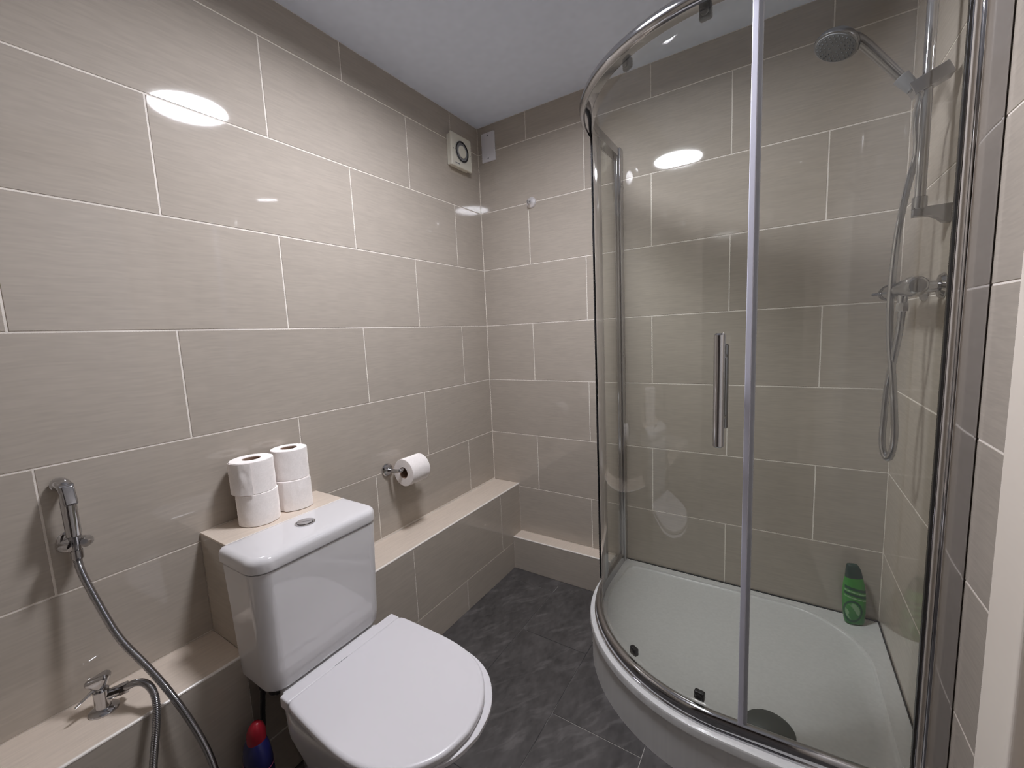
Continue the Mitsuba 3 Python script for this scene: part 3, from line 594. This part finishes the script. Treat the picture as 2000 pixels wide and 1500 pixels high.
a_, b_, _ = frame(hn); nz = []
for rr_, cnt in ((0.012, 6), (0.022, 12), (0.031, 18), (0.039, 24)):
    for i in range(cnt):
        t = 2 * math.pi * i / cnt; q = hc + rr_ * (math.cos(t) * a_ + math.sin(t) * b_) + hn * 0.0085; nz.append(rod(q, q + hn * 0.003, 0.0016, 8, 0.0004))
part(fp, 'nozzles', cat_(nz), 'nozzle_rubber', 'rings of small spray nozzles', kind='stuff')
k = thing('shower_valve', 'chrome bar shower valve on the right wall below the rail', 'shower valve')
ax, az = 1.652, 1.366
part(k, 'body', lathe([(0, 0.0), (0.018, 0.0), (0.0205, 0.003), (0.0205, 0.05), (0.0225, 0.06), (0.0225, 0.15), (0.0205, 0.16), (0.0205, 0.225), (0.018, 0.228), (0, 0.228)], (ax, -0.485, az), (0, 1, 0), 36), 'chrome')
part(k, 'knob', lathe([(0, -0.062), (0.016, -0.062), (0.021, -0.056), (0.0245, -0.040), (0.0245, -0.012), (0.0215, -0.004), (0.0215, 0.0), (0, 0.0)], (ax, -0.4865, az), (0, 1, 0), 30), 'chrome', 'near chrome flow knob')
part(k, 'knob', cat_([lathe([(0, 0.0), (0.0215, 0.0), (0.0215, 0.006), (0.0235, 0.012), (0.022, 0.045), (0.016, 0.052), (0, 0.052)], (ax, -0.256, az), (0, 1, 0), 30), rod((ax, -0.222, az), (ax - 0.038, -0.219, az - 0.002), 0.0045, 12, 0.002)]), 'satin_chrome', 'far chrome temperature knob')
for yy in (-0.45, -0.30):
    part(k, 'wall_flange', cat_([lathe([(0, 0.0005), (0.032, 0.0005), (0.032, 0.003), (0.027, 0.009), (0.015, 0.013), (0, 0.013)], (W, yy, az), (-1, 0, 0), 36), rod((W - 0.012, yy, az), (ax + 0.012, yy, az), 0.0145, 24)]), 'chrome')
part(k, 'outlet', cat_([rod((ax - 0.004, -0.43, az - 0.012), (ax - 0.004, -0.43, az - 0.046), 0.0105, 22), rod((ax - 0.004, -0.43, az - 0.036), (ax - 0.004, -0.43, az - 0.058), 0.0125, 8, 0.001)]), 'chrome')
k = thing('shower_hose', 'smooth silver shower hose hanging in a long loop from the handset', 'hose')
HP = [tuple(hp0), tuple(hp0 - adir * 0.02), (1.652, -0.428, 1.79), (1.662, -0.40, 1.72), (1.655, -0.392, 1.655), (1.639, -0.395, 1.54), (1.632, -0.395, 1.43), (1.631, -0.393, 1.30), (1.636, -0.40, 1.20), (1.642, -0.412, 1.125), (1.650, -0.415, 1.02), (1.652, -0.412, 0.945), (1.644, -0.40, 0.903), (1.635, -0.385, 0.925), (1.634, -0.378, 1.01), (1.636, -0.385, 1.10), (1.642, -0.405, 1.18), (1.647, -0.425, 1.265), (ax - 0.004, -0.43, az - 0.052)]
P, L = spline(HP, 420)
part(k, 'tube', tube(P, 0.0078, 18), 'chrome', smooth=60)

# ------------------------------------------------------------------ shampoo bottle
k = thing('shampoo_bottle', 'green shampoo bottle with dark cap standing in the far corner of the shower tray', 'bottle')
sbx, sby, sbz = 1.640, -0.052, TZ
lean = trimesh.transformations.rotation_matrix(math.radians(-2.5), (0, 1, 0)) @ trimesh.transformations.rotation_matrix(math.radians(14), (0, 0, 1))
def sup(rx, ry, x, z, n=44, e=2.6):
    t = np.arange(n) * 2 * np.pi / n; c, s = np.cos(t), np.sin(t)
    return np.c_[x + rx * np.sign(c) * np.abs(c) ** (2 / e), ry * np.sign(s) * np.abs(s) ** (2 / e), np.full(n, z)]
def place_b(m):
    m.apply_transform(lean); m.apply_translation((sbx, sby, sbz + 0.0018)); return m
prof = ((0.024, 0.013, 0.0), (0.0285, 0.017, 0.003), (0.031, 0.0185, 0.012), (0.034, 0.0195, 0.05), (0.0355, 0.020, 0.09), (0.0350, 0.0195, 0.12), (0.032, 0.0185, 0.15), (0.0285, 0.017, 0.17), (0.0265, 0.016, 0.178))
def shampoo_colour(p, n, uv):
    u = (p.x - sbx) * 0.97 - (p.y - sby) * 0.24; z = p.z - sbz
    front = smoothstep(-0.2, 0.2, -n.y) 
    zz = z + 0.25 * u
    def band(a, b): return smoothstep(a, a + 0.002, zz) * (1 - smoothstep(b - 0.002, b, zz))
    base = mix((0.035, 0.24, 0.03), (0.02, 0.17, 0.035), smoothstep(0.02, 0.12, 0.14 - z))
    inside = smoothstep(0.031, 0.028, dr.abs(u))
    dark = (band(0.133, 0.146) + band(0.112, 0.124)) * inside * front
    pale = (band(0.125, 0.131) * (0.55 + 0.45 * smoothstep(0.35, 0.5, noise(u * 700, 3))) + band(0.103, 0.109) * (0.45 + 0.55 * smoothstep(0.4, 0.55, noise(u * 800, 9)))) * inside * front
    r = dr.sqrt(dr.square((u + 0.004) / 0.027) + dr.square((z - 0.055) / 0.042))
    ring = smoothstep(0.78, 0.86, r) * (1 - smoothstep(0.98, 1.04, r)) * front
    leaf = (1 - smoothstep(0.7, 0.8, r)) * smoothstep(0.5, 0.68, fbm((u + z * 0.7) * 60, (z - u) * 28, 2, 2)) * front
    c = mix(base, (0.004, 0.06, 0.03), dr.minimum(dark + ring, 1))
    return c * (1 - dr.minimum(pale + 0.6 * leaf, 1)) + mi.Color3f(0.34, 0.50, 0.33) * dr.minimum(pale + 0.6 * leaf, 1)
scene['shampoo_print'] = principled(proc(shampoo_colour), 0.25)
part(k, 'body', place_b(loft([sup(a, b, 0, z) for a, b, z in prof])), 'shampoo_print', smooth=45)
part(k, 'cap', place_b(loft([sup(a, b, x, z) for a, b, x, z in ((0.0262, 0.016, 0, 0.1785), (0.0262, 0.016, 0, 0.182), (0.0235, 0.0145, -0.001, 0.200), (0.0195, 0.012, -0.003, 0.218), (0.016, 0.0095, -0.005, 0.2255), (0.010, 0.005, -0.006, 0.227))])), 'dark_green_plastic', 'dark green flip cap', smooth=45)
